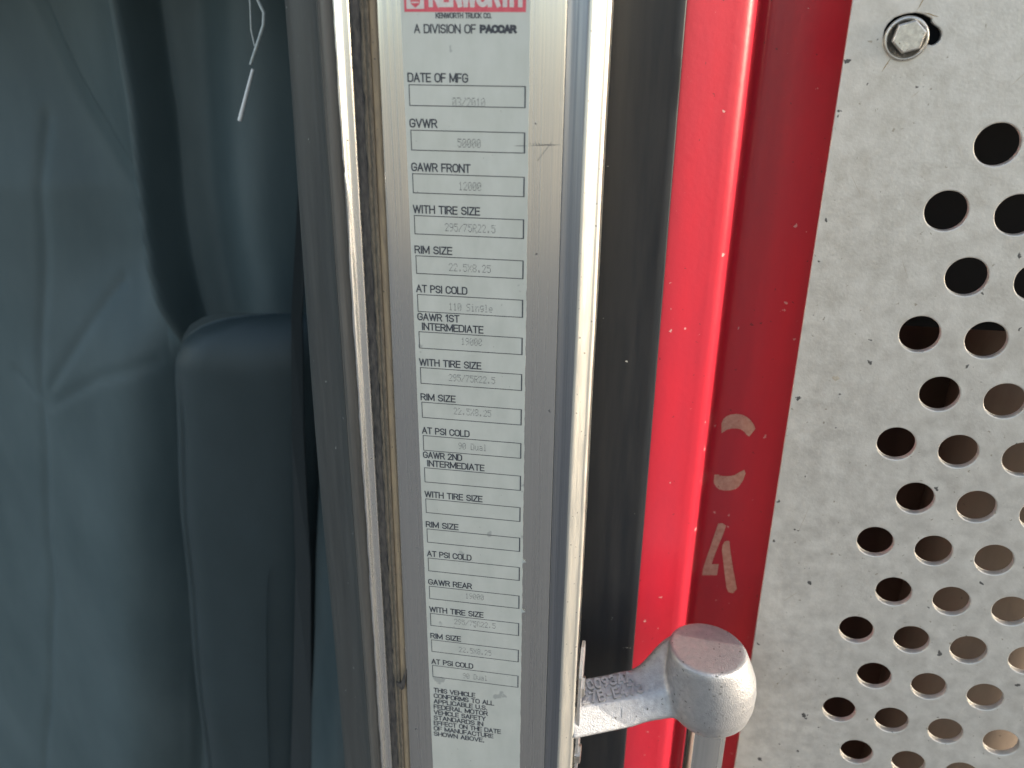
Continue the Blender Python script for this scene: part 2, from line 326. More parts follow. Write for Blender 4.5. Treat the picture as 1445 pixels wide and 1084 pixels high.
# letters as centre lines: (advance width, [poly-lines]) with cap height 1
GL = {
 'A': (.56, [[(0, 0), (.28, 1), (.56, 0)], [(.09, .33), (.47, .33)]]),
 'B': (.50, [[(0, 0), (0, 1), (.28, 1)] + ar(.27, .76, .21, .24, 80, -80) + [(.05, .52)], [(.26, .52)] + ar(.28, .26, .22, .26, 80, -90) + [(0, 0)]]),
 'C': (.54, [ar(.28, .70, .27, .30, 8, 180) + ar(.28, .30, .27, .30, 180, 352)]),
 'D': (.54, [[(0, 0), (0, 1), (.24, 1)] + ar(.26, .70, .28, .30, 85, 0) + ar(.26, .30, .28, .30, 0, -85) + [(.24, 0), (0, 0)]]),
 'E': (.44, [[(.44, 1), (0, 1), (0, 0), (.44, 0)], [(.03, .52), (.40, .52)]]),
 'F': (.43, [[(.43, 1), (0, 1), (0, 0)], [(.03, .50), (.38, .50)]]),
 'G': (.55, [ar(.28, .70, .27, .30, 12, 180) + ar(.28, .30, .27, .30, 180, 355) + [(.55, .46), (.30, .46)]]),
 'H': (.53, [[(0, 0), (0, 1)], [(.53, 0), (.53, 1)], [(.03, .52), (.50, .52)]]),
 'I': (.04, [[(.02, 0), (.02, 1)]]),
 'J': (.40, [[(.38, 1), (.38, .22)] + ar(.19, .22, .19, .22, 0, -180)]),
 'K': (.52, [[(0, 0), (0, 1)], [(.50, 1), (.05, .42)], [(.18, .57), (.53, 0)]]),
 'L': (.42, [[(0, 1), (0, 0), (.42, 0)]]),
 'M': (.66, [[(0, 0), (0, 1), (.33, .12), (.66, 1), (.66, 0)]]),
 'N': (.54, [[(0, 0), (0, 1), (.54, 0), (.54, 1)]]),
 'O': (.56, [ar(.28, .70, .28, .30, 0, 180) + ar(.28, .30, .28, .30, 180, 360) + [(.56, .70)]]),
 'P': (.49, [[(0, 0), (0, 1), (.24, 1)] + ar(.24, .73, .25, .27, 85, -85) + [(.04, .46)]]),
 'R': (.52, [[(0, 0), (0, 1), (.26, 1)] + ar(.26, .74, .24, .26, 85, -85) + [(.04, .48)], [(.28, .47), (.52, 0)]]),
 'S': (.50, [ar(.25, .745, .24, .255, 20, 180, 7) + ar(.25, .745, .24, .245, 190, 262, 4) + ar(.25, .255, .25, .255, 80, 0, 5) + ar(.25, .255, .25, .255, -10, -165, 8)]),
 'T': (.50, [[(0, 1), (.50, 1)], [(.25, .97), (.25, 0)]]),
 'U': (.53, [[(0, 1), (0, .28)] + ar(.265, .28, .265, .28, 180, 360) + [(.53, 1)]]),
 'V': (.56, [[(0, 1), (.28, 0), (.56, 1)]]),
 'W': (.82, [[(0, 1), (.20, 0), (.41, .95), (.62, 0), (.82, 1)]]),
 'X': (.54, [[(0, 0), (.54, 1)], [(0, 1), (.54, 0)]]),
 'Y': (.54, [[(0, 1), (.27, .45), (.54, 1)], [(.27, .45), (.27, 0)]]),
 'Z': (.50, [[(.02, 1), (.49, 1), (0, 0), (.50, 0)]]),
 '0': (.48, [ar(.24, .70, .24, .30, 0, 180) + ar(.24, .30, .24, .30, 180, 360) + [(.48, .70)]]),
 '1': (.24, [[(0, .78), (.18, 1), (.18, 0)]]),
 '2': (.48, [ar(.24, .74, .23, .26, 170, -20) + [(0, 0), (.48, 0)]]),
 '3': (.48, [ar(.23, .75, .22, .25, 160, -80) + ar(.23, .26, .25, .26, 80, -160)]),
 '4': (.50, [[(.36, 0), (.36, 1), (0, .28), (.50, .28)]]),
 '7': (.46, [[(0, 1), (.46, 1), (.14, 0)]]),
 '8': (.48, [ar(.24, .75, .20, .25, 0, 360, 16), ar(.24, .26, .24, .26, 0, 360, 16)]),
 '9': (.48, [ar(.24, .70, .23, .29, 0, 360, 16), [(.47, .70), (.40, .25), (.15, 0)]]),
 '-': (.34, [[(.04, .45), (.30, .45)]]), '.': (.08, [[(.04, -.03), (.04, .09)]]), ' ': (.20, []),
}
def strokes(bm, s, x0, x1, zb, cap, w, put, gap=.17, jitter=0.0, h=0.0):
    tot = sum(GL[c][0] for c in s) + gap * (len(s) - 1)
    k = (x1 - x0 - w) / tot; X = x0 + w / 2; lay = 0
    for c in s:
        adv, lines = GL[c]
        cut = []
        for ln in lines:                     # break every poly-line at its sharp corners
            cur = [ln[0]]
            for i in range(1, len(ln)):
                cur.append(ln[i])
                if i < len(ln) - 1:
                    e1 = Vector(ln[i]) - Vector(ln[i - 1]); e2 = Vector(ln[i + 1]) - Vector(ln[i])
                    if e1.length > .02 and e2.length > .02 and e1.angle(e2) > R(62): cut.append(cur); cur = [ln[i]]
            cut.append(cur)
        for ln in cut:
            pts = []
            for px, py in ln:
                q = Vector((X + px * k, zb + w / 2 + py * (cap - w)))
                if not pts or (q - pts[-1]).length > w * .05: pts.append(q)
            closed = (pts[0] - pts[-1]).length < w * .2
            if closed: pts.pop()
            n = len(pts); A = []; B = []; lay += 1
            for i in range(n):
                a = pts[(i - 1) % n] if (closed or i > 0) else None; b = pts[(i + 1) % n] if (closed or i < n - 1) else None
                d1 = (pts[i] - a).normalized() if a is not None else None; d2 = (b - pts[i]).normalized() if b is not None else None
                d1 = d1 or d2; d2 = d2 or d1
                n1 = Vector((-d1.y, d1.x)); n2 = Vector((-d2.y, d2.x)); mt = (n1 + n2)
                mt = mt.normalized() if mt.length > .2 else n1
                f = min(1.7, 1 / max(.35, mt.dot(n1)))
                p = pts[i].copy()
                if a is None: p = p - d2 * w * .5
                if b is None: p = p + d1 * w * .5
                A.append(put(p + mt * w * .5 * f, lay)); B.append(put(p - mt * w * .5 * f, lay))
            va = [bm.verts.new(v) for v in A]; vb = [bm.verts.new(v) for v in B]
            for i in range(n if closed else n - 1):
                j = (i + 1) % n
                bm.faces.new((va[i], va[j], vb[j], vb[i]))
        X += (adv + gap) * k
def caption(s, x0, x1, zb, cap, m='ink', w=.00047, name='caption', y=YP):
    bm = bmesh.new()
    strokes(bm, s, x0, x1, zb, cap, w, lambda p, l: Vector((p.x, y - .000002 * (l % 5), p.y)))
    return bm_obj(name, bm, m, label)
# 5x7 dot-matrix glyphs for the typed values
G = {'0': '01110 10001 10011 10101 11001 10001 01110', '1': '00100 01100 00100 00100 00100 00100 01110', '2': '01110 10001 00001 00010 00100 01000 11111',
     '3': '11110 00001 00001 00110 00001 00001 11110', '5': '11111 10000 11110 00001 00001 10001 01110', '7': '11111 00001 00010 00100 00100 01000 01000',
     '8': '01110 10001 10001 01110 10001 10001 01110', '9': '01110 10001 10001 01111 00001 00010 01100', '/': '00001 00001 00010 00100 01000 10000 10000',
     'R': '11110 10001 10001 11110 10100 10010 10001', '.': '00000 00000 00000 00000 00000 01100 01100', 'X': '10001 10001 01010 00100 01010 10001 10001',
     'S': '01111 10000 10000 01110 00001 00001 11110', 'i': '00100 00000 01100 00100 00100 00100 01110', 'n': '00000 00000 10110 11001 10001 10001 10001',
     'g': '00000 01111 10001 10001 01111 00001 01110', 'l': '01100 00100 00100 00100 00100 00100 01110', 'e': '00000 00000 01110 10001 11111 10000 01110',
     'D': '11110 10001 10001 10001 10001 10001 11110', 'u': '00000 00000 10001 10001 10001 10011 01101', 'a': '00000 00000 01110 00001 01111 10001 01111', ' ': '00000 ' * 7}
def typed(s, x0, x1, zc, hgt=.0030):
    bm = bmesh.new(); n = len(s); cw = (x1 - x0) / (n * 6 - 1); ch = hgt / 7
    for k, c in enumerate(s):
        rows = G[c].split()
        for r, row in enumerate(rows):
            for q, v in enumerate(row):
                if v == '1' and random.random() > .04:
                    cx = x0 + (k * 6 + q + .5) * cw; cz = zc + hgt / 2 - (r + .5) * ch
                    rx = cw * .50 * random.uniform(.8, 1.08); rz = ch * .50 * random.uniform(.7, 1)
                    bm.faces.new([bm.verts.new((cx + rx * math.cos(a * math.pi / 3), YP, cz + rz * math.sin(a * math.pi / 3))) for a in range(6)])
    flat_obj('typed_value', bm, 'inkfade')
rowsd = [('DATE OF MFG', .0, .515, '03/2010', .375, .657, .78), ('GVWR', 0, .24, '50000', .413, .616, .58), ('GAWR FRONT', 0, .525, '12000', .416, .617, .56),
         ('WITH TIRE SIZE', 0, .605, '295/75R22.5', .282, .742, .56), ('RIM SIZE', 0, .346, '22.5X8.25', .31, .70, .55), ('AT PSI COLD', 0, .48, '110 Single', .30, .715, .60),
         (('GAWR 1ST', 'INTERMEDIATE'), 0, .595, '19000', .412, .613, .42), ('WITH TIRE SIZE', 0, .605, '295/75R22.5', .282, .738, .50), ('RIM SIZE', 0, .346, '22.5X8.25', .323, .698, .42),
         ('AT PSI COLD', 0, .48, '90 Dual', .363, .651, .50), (('GAWR 2ND', 'INTERMEDIATE'), 0, .595, None, 0, 0, 0), ('WITH TIRE SIZE', 0, .605, None, 0, 0, 0), ('RIM SIZE', 0, .346, None, 0, 0, 0),
         ('AT PSI COLD', 0, .48, None, 0, 0, 0), ('GAWR REAR', 0, .48, '19000', .405, .608, .44), ('WITH TIRE SIZE', 0, .605, '295/75R22.5', .272, .737, .44), ('RIM SIZE', 0, .346, '22.5X8.25', .318, .69, .54),
         ('AT PSI COLD', 0, .48, '90 Dual', .358, .642, .56)]
CAP = .0030
for i, (cap, a, b, val, v0, v1, vf) in enumerate(rowsd):
    zt_ = -i * P; t = .00028
    bm = bmesh.new()
    rect(bm, 0, W, zt_ - t, zt_); rect(bm, 0, W, zt_ - H, zt_ - H + t)
    rect(bm, 0, t, zt_ - H + t, zt_ - t); rect(bm, W - t * 1.6, W, zt_ - H + t, zt_ - t)
    flat_obj('field_box', bm, 'ink')
    if isinstance(cap, tuple):
        caption(cap[0], -.0003, W * .40, zt_ + .0044, CAP); caption(cap[1], W * .033, W * .628, zt_ + .0006, CAP)
    else:
        caption(cap, -.0003, W * b, zt_ + .0007, CAP)
    if val: typed(val, W * v0, W * v1, zt_ - H * vf)
para = [('THIS VEHICLE', .50), ('CONFORMS TO ALL', .72), ('APPLICABLE U.S.', .64), ('FEDERAL MOTOR', .645), ('VEHICLE SAFETY', .62), ('STANDARDS IN', .59), ('EFFECT ON THE DATE', .80), ('OF MANUFACTURE', .71), ('SHOWN ABOVE.', .60)]
for k, (s, w) in enumerate(para):
    caption(s, .0002 - .0001 * k, W * w, -.2655 - .00337 * k, .0028, w=.00046, name='statement_line')
# heading
bm = bmesh.new(); rect(bm, -.0004, .0397, .0222, .0338); flat_obj('heading_band', bm, 'inkred')
bm = bmesh.new(); rect(bm, .0004, .0063, .0231, .0332, YP - .00005); flat_obj('emblem_square', bm, 'inkwhite')
bm = bmesh.new()
yy = YP - .0001
bm.faces.new([bm.verts.new((x, yy, z)) for x, z in ((.0014, .0322), (.0014, .0275), (.0020, .0245), (.0034, .0234), (.0048, .0245), (.0054, .0275), (.0054, .0322))])
flat_obj('emblem_shield', bm, 'inkred')
bm = bmesh.new()
for x0 in (.0022, .0031, .0040): rect(bm, x0, x0 + .00045, .0258, .0312, YP - .00015)
rect(bm, .0022, .0046, .0248, .0252, YP - .00015)
flat_obj('emblem_bars', bm, 'inkwhite')
caption('KENWORTH', .0078, .0386, .0236, .0078, 'inkwhite', .00145, 'heading_letters', YP - .00005)
caption('KENWORTH TRUCK CO.', .0100, .0286, .0203, .0017, 'ink', .00030, 'subheading')
caption('A DIVISION OF', .0026, .0234, .0158, .0028, 'ink', .00042, 'subheading')
caption('PACCAR', .0246, .0368, .0159, .0026, 'ink', .00078, 'subheading')
# smudges and a pen scratch
def scratch(x0, z0, x1, z1, w=.00012, m='ink', parent=label, y=YP, name='scratch'):
    bm = bmesh.new(); n = 10; dz = z1 - z0; dx = x1 - x0; L = math.hypot(dx, dz); nx, nz_ = -dz / L, dx / L
    A = []; B = []
    for k in range(n + 1):
        t = k / n; ww = w * math.sin(math.pi * min(max(t, .06), .94)); j = random.uniform(-1, 1) * w * .4
        A.append(bm.verts.new((x0 + dx * t + nx * (ww + j), y, z0 + dz * t + nz_ * (ww + j)))); B.append(bm.verts.new((x0 + dx * t - nx * (ww - j), y, z0 + dz * t - nz_ * (ww - j))))
    for k in range(n): bm.faces.new((A[k], A[k + 1], B[k + 1], B[k]))
    return bm_obj(name, bm, m, parent)
scratch(.0360, -.0191, .0409, -.0190, .00009)
scratch(.0413, -.0189, .0520, -.0184, .00011, parent=post, y=-.0008)
for k in range(9): scratch(.0415 + k * .0010, -.0180 + random.uniform(-.0004, .0004), .0420 + k * .0010, -.0186 + random.uniform(-.0004, .0004), .00008, parent=post, y=-.0008)
for k in range(8): scratch(.0442 + k * .0006 , -.0240 + k * .0008, .0448 + k * .0006, -.0236 + k * .0008 + .0004, .00006, parent=post, y=-.0008)

# ------------------------------------------------------------------ perforated guard
HYAW = -0.11864; HO = Vector((.19452, .05, -.04476)); HS, HR = .0242, .0248
HX = Vector((math.cos(HYAW), math.sin(HYAW), 0)); HN = Vector((-math.sin(HYAW), math.cos(HYAW), 0))   # HN points away from the viewer
Mg = Matrix(((HX.x, 0, -HN.x, HO.x), (HX.y, 0, -HN.y, HO.y), (0, 1, 0, HO.z), (0, 0, 0, 1)))
guard = tag(empty('perforated_guard', HO), 'dull speckled aluminium guard plate pierced with rows of round holes, bolted at its top left', 'metal guard')
cu = bpy.data.curves.new('g', 'CURVE'); cu.dimensions = '2D'; cu.fill_mode = 'BOTH'; cu.extrude = .0012; cu.bevel_depth = .0005; cu.bevel_resolution = 2
def loop(pts):
    s = cu.splines.new('POLY'); s.points.add(len(pts) - 1); s.use_cyclic_u = True
    for p, (x, y) in zip(s.points, pts): p.co = (x, y, 0, 1)
GX0, GX1, GZ0, GZ1 = -.0445, .165, -.46, .30
loop([(GX0, GZ0), (GX1, GZ0), (GX1, GZ1), (GX0, GZ1)])
hr = .00812
for row in range(-1, 17):
    for k in range(0, 7):
        s = (k + (.5 if row % 2 else 0)) * HS
        if s > GX1 - .012: continue
        zc = -row * HR
        loop([(s + hr * math.cos(-2 * math.pi * t / 48), zc + hr * math.sin(-2 * math.pi * t / 48)) for t in range(48)])
slot = [(-0.03304, 0.06014), (-0.0332, 0.06309), (-0.03222, 0.06535), (-0.0303, 0.06737), (-0.02797, 0.06826), (-0.02581, 0.06881), (-0.02316, 0.06903), (-0.02038, 0.06847), (-0.01817, 0.06737), (-0.01757, 0.06715), (-0.01721, 0.06582), (-0.01615, 0.06493), (-0.01465, 0.06405), (-0.0135, 0.06272), (-0.01313, 0.06138), (-0.01333, 0.05958), (-0.01441, 0.05822), (-0.01582, 0.05742), (-0.01746, 0.05775), (-0.01814, 0.05661), (-0.01961, 0.05477), (-0.02163, 0.05337), (-0.02378, 0.05265), (-0.02662, 0.05307), (-0.02917, 0.05443), (-0.0311, 0.05626), (-0.03234, 0.05808)]
loop(slot)
go = bpy.data.objects.new('g', cu); C.objects.link(go); bpy.context.view_layer.update()
me = bpy.data.meshes.new_from_object(go.evaluated_get(bpy.context.evaluated_depsgraph_get()))
bpy.data.objects.remove(go)
# the curve's front sits on z = +extrude; shift so that the front face is on the fitted plane
me.transform(Matrix.Translation((0, 0, -.0015))); me.transform(Mg)
link('sheet', me, 'guard', guard)
# bolt with flange (local x right, y up, z towards the viewer)
def gl(bm): bmesh.ops.transform(bm, matrix=Mg, verts=bm.verts)
def lathe(bm, prof, cx, cy, seg=48):
    rings = []
    for r, z in prof:
        rings.append([bm.verts.new((cx + r * math.cos(2 * math.pi * k / seg), cy + r * math.sin(2 * math.pi * k / seg), z)) for k in range(seg)])
    for a, b in zip(rings, rings[1:]):
        for k in range(seg): bm.faces.new((a[k], a[(k + 1) % seg], b[(k + 1) % seg], b[k]))
    bm.faces.new(rings[0]); bm.faces.new(rings[-1])
bx_, bz_ = -.0251, .0601
bm = bmesh.new()
hexr, rot0 = .0057, R(-103)
rings = []
for rr, zz in ((1, .0008), (1, .0046), (.965, .0050), (.90, .0052)):
    rings.append([bm.verts.new((bx_ + .0004 + hexr * rr * math.cos(rot0 + k * math.pi / 3), bz_ + .0006 + hexr * rr * math.sin(rot0 + k * math.pi / 3), zz)) for k in range(6)])
for a, b in zip(rings, rings[1:]):
    for k in range(6): bm.faces.new((a[k], a[(k + 1) % 6], b[(k + 1) % 6], b[k]))
bm.faces.new(rings[-1])
gl(bm); bolt = bm_obj('bolt', bm, 'bolt', guard)
bolt['label'] = 'shiny hexagonal bolt head sitting in a keyhole slot of the guard'
bm = bmesh.new(); lathe(bm, [(.0060, -.0012), (.0073, -.0010), (.0076, .0004), (.0074, .0014), (.0068, .0018), (.0063, .0014), (.0060, .0004), (.002, .0003)], bx_, bz_)
gl(bm); bm_obj('flange', bm, 'bolt', bolt, True)
bm = bmesh.new(); lathe(bm, [(.0118, -.0050), (.0118, -.0040), (.0112, -.0036), (.003, -.0036)], -.0245, .0612)
gl(bm); bm_obj('backing_washer', bm, 'dark', bolt)

# grime on the guard: rust runs from the bolt, a tan smudge and scuffs, lying flush on the sheet
def gmark(pts, m, name):
    bm = bmesh.new(); bm.faces.new([bm.verts.new((x, y, .00026)) for x, y in pts]); gl(bm); return bm_obj(name, bm, m, guard)
def gline(x0, y0, x1, y1, w, m, name='scuff'):
    n = 8; dx, dy = x1 - x0, y1 - y0; L = math.hypot(dx, dy); up = []; dn = []
    for k in range(n + 1):
        t = k / n; ww = w * (.25 + .75 * math.sin(math.pi * t)) * random.uniform(.6, 1.2); o = random.uniform(-.4, .4) * w
        up.append((x0 + dx * t - dy / L * (ww + o), y0 + dy * t + dx / L * (ww + o))); dn.append((x0 + dx * t + dy / L * (ww - o), y0 + dy * t - dx / L * (ww - o)))
    gmark(up + dn[::-1], m, name)
gline(-.0232, .0692, -.0205, .0760, .00016, 'rust', 'rust_run'); gline(-.0290, .0535, -.0312, .0490, .00022, 'rust', 'rust_run'); gline(-.0205, .0686, -.0158, .0672, .00018, 'rust', 'rust_run')
gmark([(-.0302, -.0722), (-.0296, -.0712), (-.0288, -.0716), (-.0281, -.0711), (-.0272, -.0718), (-.0268, -.0724), (-.0276, -.0728), (-.0284, -.0735), (-.0293, -.0730)], 'smudge', 'smudge')
for a in ((-.036, .012, -.031, .004), (-.020, .040, -.017, .043), (-.030, -.135, -.033, -.150), (-.035, -.19, -.028, -.182), (.012, .045, .016, .050), (-.012, -.02, -.009, -.026), (-.026, -.230, -.033, -.245)):
    gline(*a, .00010, 'smudge')

# behind the guard
pp_ = tag(empty('exhaust_pipe', (.30, .115, -.5)), 'dusty tan round pipe glimpsed through the lower right holes of the guard', 'pipe')
bm = bmesh.new(); tube(bm, [(.285, .128, -.101), (.285, .128, -.70)], .042, 48); bm_obj('pipe_wall', bm, 'pipe', pp_, True)
du = tag(empty('shade_backing', (.25, .10, 0)), 'matt black duct added to stand in for the shade in the upper holes of the guard', 'backing')
bm = bmesh.new(); vv = box(bm, .180, .46, .085, .120, -.104, .24)  # added black box stands in for shade behind the upper holes
bmesh.ops.bevel(bm, geom=bm.edges[:], offset=.006, segments=3, affect='EDGES'); bm_obj('shade_backing_box', bm, 'dark', du)

# ------------------------------------------------------------------ grab handle
hd = tag(empty('grab_handle', (.125, .03, -.30)), 'cast metal grab handle bracket with round knob end and chrome tube, bolted to the post', 'grab handle')
ang = math.atan2(.026, .0579)
A0 = Vector((.0656, -.001, 0)); AX = Vector((math.cos(ang), math.sin(ang), 0)); AY = Vector((-math.sin(ang), math.cos(ang), 0))
def arm(l, w, z): p = A0 + AX * l + AY * w; return Vector((p.x, p.y, z))
bm = bmesh.new()
# arm: loft of rounded sections, flaring into the head
secs = [(.0004, .0, .021, 0), (.012, 0, .0208, 0), (.026, 0, .0208, 0), (.036, -.0002, .0212, .0001), (.041, -.0005, .0220, .0012), (.046, -.0008, .0236, .0036), (.051, -.001, .0252, .0066), (.056, -.001, .0262, .0090), (.062, .000, .0265, .0100)]
rings = []
for l, w0, w1, up_ in secs:
    ring = []
    zr = -.2722 + up_ * .45; wr = w0 + .0070; zt2 = zr + .46 * (w1 - .0015 - wr) + up_ * .6
    pts = [(w0 + .0002, -.2834), (w0, -.2826), (w0 + .0062, zr - .0012), (wr, zr), (wr + .0012, zr + .0005), (w1 - .004, zt2 - .0012), (w1 - .0015, zt2 - .0002), (w1, zt2 - .0030), (w1, -.281), (w1 - .0015, -.2838)]
    ring = [bm.verts.new(arm(l, w, z)) for w, z in pts]
    rings.append(ring)
for a, b in zip(rings, rings[1:]):
    for k in range(len(a)): bm.faces.new((a[k], a[(k + 1) % len(a)], b[(k + 1) % len(b)], b[k]))
bm.faces.new(rings[0]); bm.faces.new(rings[-1])
# head: lathe with a tilted, shifted flat top
HC = Vector((.1288, .0300, 0)); TC = Vector((.1246, .0290, -.2463)); seg = 64
prof = [(.0010, -.2905, 0), (.0095, -.2900, 0), (.0150, -.2875, 0), (.0186, -.2830, 0), (.0203, -.2765, 0), (.0206, -.2690, 0), (.0203, -.2620, .15), (.0197, -.2560, .5), (.0188, -.2500, .85), (.0181, -.2472, .98), (.0172, -.2463, 1), (.0160, -.24632, 1), (.001, -.24645, 1)]
rings = []
for r, z, t in prof:
    c = HC.lerp(TC, t); tilt = .05 * t
    rings.append([bm.verts.new((c.x + r * math.cos(2 * math.pi * k / seg), c.y + r * math.sin(2 * math.pi * k / seg), z - tilt * r * math.cos(2 * math.pi * k / seg))) for k in range(seg)])
for a, b in zip(rings, rings[1:]):
    for k in range(seg): bm.faces.new((a[k], a[(k + 1) % seg], b[(k + 1) % seg], b[k]))
bm.faces.new(rings[0]); bm.faces.new(rings[-1])
# fillet lump joining arm and head on the upper left
bm2 = bmesh.new(); bmesh.ops.recalc_face_normals(bm, faces=bm.faces)
tmp = bm_obj('tmp', bm, 'cast')
me = modified(tmp, [('REMESH', dict(mode='VOXEL', voxel_size=.00055, use_smooth_shade=True)), ('SMOOTH', dict(factor=.5, iterations=22))])
bpy.data.objects.remove(tmp)
# blend the arm into the head: smooth only the joint
tmp = bpy.data.objects.new('tmp', me); C.objects.link(tmp); vg = tmp.vertex_groups.new(name='joint')
for v in me.vertices:
    l = (v.co - A0).dot(AX); d = math.hypot(v.co.x - HC.x, v.co.y - HC.y)
    wgt = max(0, min(1, (l - .030) / .010)) * max(0, min(1, (.066 - l) / .010)) * max(0, min(1, (-.2500 - v.co.z) / .003)) * (1 if v.co.z > -.284 else .3)
    if wgt > 0: vg.add([v.index], wgt, 'REPLACE')
me = modified(tmp, [('SMOOTH', dict(factor=.6, iterations=160, vertex_group='joint'))])
bpy.data.objects.remove(tmp)
br = link('bracket', me, 'cast', hd, True)
def top_h(w): return -.2722 + .46 * (w - .007)
def raised(s, l0, l1, w0, size, name='raised_lettering'):
    bmx = bmesh.new()
    strokes(bmx, s, l0, l1, w0, size, .00095, lambda p, l: arm(p.x, p.y, top_h(p.y) - .0003 + .00002 * (l % 5)), gap=.25)
    ex = bmesh.ops.extrude_face_region(bmx, geom=bmx.faces[:])
    up = [e for e in ex['geom'] if isinstance(e, bmesh.types.BMVert)]
    for v in up: v.co.z += .00125
    return bm_obj(name, bmx, 'cast', br)
raised('K27B-E473', .0030, .0385, .0078, .0048)
raised('J80093AA', .0045, .0350, .0133, .0046)
# front-face rivets / cast tick marks
bm = bmesh.new()
for l in (.0255, .0355):
    for dz in (0,): 
        m4 = Matrix.Translation(arm(l, .0036, -.2775)) @ Matrix.Rotation(ang, 4, 'Z') @ Matrix.Rotation(R(-30), 4, 'X') @ Matrix.Rotation(R(8), 4, 'Y')
        box(bm, -.0003, .0003, -.0004, .0006, -.0022, .0022, m4)
bm_obj('cast_tick', bm, 'cast', br)
bm = bmesh.new(); tube(bm, [(HC.x, HC.y, -.285), (HC.x, HC.y, -.62)], .0098, 48); bm_obj('tube', bm, 'chrome', hd, True)
# mounting flange against the post and its two bolts
bm = bmesh.new()
fl = [(.003, -.2835), (.003, -.250), (.006, -.243), (.012, -.240), (.020, -.243), (.024, -.250), (.024, -.300), (.020, -.308), (.003, -.308)]
a = [bm.verts.new((.0668, y, z)) for y, z in fl]; b = [bm.verts.new((.0684 - .0003, y, z)) for y, z in fl]
bm.faces.new(a); bm.faces.new(b)
for i in range(len(fl)): bm.faces.new((a[i], a[(i + 1) % len(fl)], b[(i + 1) % len(fl)], b[i]))
bm_obj('mounting_flange', bm, 'cast', hd)
def side_bolt(y, z, r=.0042, h=.0042):
    bm = bmesh.new(); A = []; B = []; Cc = []
    for k in range(6):
        t = R(60 * k + 30); A.append(bm.verts.new((.0665, y + r * math.cos(t), z + r * math.sin(t)))); B.append(bm.verts.new((.0682 + h * .8, y + r * math.cos(t), z + r * math.sin(t)))); Cc.append(bm.verts.new((.0682 + h, y + r * .85 * math.cos(t), z + r * .85 * math.sin(t))))
    for k in range(6):
        j = (k + 1) % 6; bm.faces.new((A[k], A[j], B[j], B[k])); bm.faces.new((B[k], B[j], Cc[j], Cc[k]))
    bm.faces.new(Cc); return bm_obj('bolt', bm, 'bolt', hd)
side_bolt(.0120, -.2628, .0050, .0012); side_bolt(.0060, -.2985, .0045, .0012)

def reflected(p, lab):
    bm = bmesh.new(); red_poly(bm, p); o = bm_obj('letter_reflection', bm, 'reflected', cab); o['label'] = lab
reflected([(0.1281, -0.17123), (0.12784, -0.1687), (0.12754, -0.1659), (0.12814, -0.16332), (0.12955, -0.16153), (0.13152, -0.16039), (0.13427, -0.15974), (0.13698, -0.15993), (0.13955, -0.16096), (0.14157, -0.1626), (0.14342, -0.16482), (0.14457, -0.16724), (0.14206, -0.17198), (0.14073, -0.17111), (0.1393, -0.1694), (0.1373, -0.16816), (0.13543, -0.1679), (0.13298, -0.16811), (0.1306, -0.16903)], 'upper tan arc of the painted reflection of letter C')
reflected([(0.1271, -0.19563), (0.12697, -0.19818), (0.12737, -0.20084), (0.12874, -0.20296), (0.13055, -0.20428), (0.1334, -0.20459), (0.13629, -0.20414), (0.13897, -0.20296), (0.1404, -0.20101), (0.14191, -0.19758), (0.14268, -0.19335), (0.14181, -0.19122), (0.13891, -0.19342), (0.13718, -0.19493), (0.13535, -0.19555), (0.13324, -0.19591), (0.13096, -0.19599), (0.12897, -0.19529)], 'lower tan arc of the painted reflection of letter C')
reflected([(0.13207, -0.22521), (0.13423, -0.22465), (0.13633, -0.22599), (0.13536, -0.23162), (0.13399, -0.23736), (0.13255, -0.24397), (0.13118, -0.25149), (0.13501, -0.25102), (0.13484, -0.25847), (0.12685, -0.25948), (0.1268, -0.25616), (0.12813, -0.24777), (0.12957, -0.23948), (0.13081, -0.23214)], 'left tan stroke of the painted reflection of letter A')
reflected([(0.13579, -0.24197), (0.13572, -0.23876), (0.13651, -0.23626), (0.13774, -0.23548), (0.13905, -0.23548), (0.14053, -0.24301), (0.14321, -0.2541), (0.14642, -0.26617), (0.14474, -0.26925), (0.14214, -0.26892), (0.14076, -0.26607), (0.13803, -0.2531)], 'right tan stroke of the painted reflection of letter A')

# ------------------------------------------------------------------ cab interior seen through the opening on the left
def sheet(name, m, parent, x0, x1, z0, z1, yf, nx=120, nz=90, thick=.002):
    bm = bmesh.new(); V = []
    for j in range(nz + 1):
        z = lerp(z1, z0, j / nz); V.append([])
        for i in range(nx + 1):
            x = lerp(x0, x1, i / nx); V[-1].append(bm.verts.new((x, yf(x, z), z)))
    for j in range(nz):
        for i in range(nx): bm.faces.new((V[j][i], V[j][i + 1], V[j + 1][i + 1], V[j + 1][i]))
    o = bm_obj(name, bm, m, parent, True); md = o.modifiers.new('s', 'SOLIDIFY'); md.thickness = thick; return o
def sstep(a, b, t):
    t = max(0, min(1, (t - a) / (b - a))); return t * t * (3 - 2 * t)
curt = tag(empty('sleeper_curtain', (-.4, .35, -.8)), 'slate grey vinyl curtain hanging in wide soft folds inside the dark cab', 'curtain')
def poly(ks, z):
    for (z0, s0), (z1, s1) in zip(ks, ks[1:]):
        if z >= z1: return lerp(s0, s1, max(0.0, min(1.0, (z0 - z) / (z0 - z1))))
    return ks[-1][1]
B2 = [(.10, -.322), (.04, -.326), (-.04, -.328), (-.123, -.335), (-.199, -.339), (-.245, -.340), (-.40, -.368), (-.60, -.405), (-.79, -.440), (-1.2, -.52)]
DG = [(.10, -.455), (.04, -.415), (-.02, -.395), (-.07, -.370), (-.123, -.340), (-.16, -.330), (-1.2, -.30)]
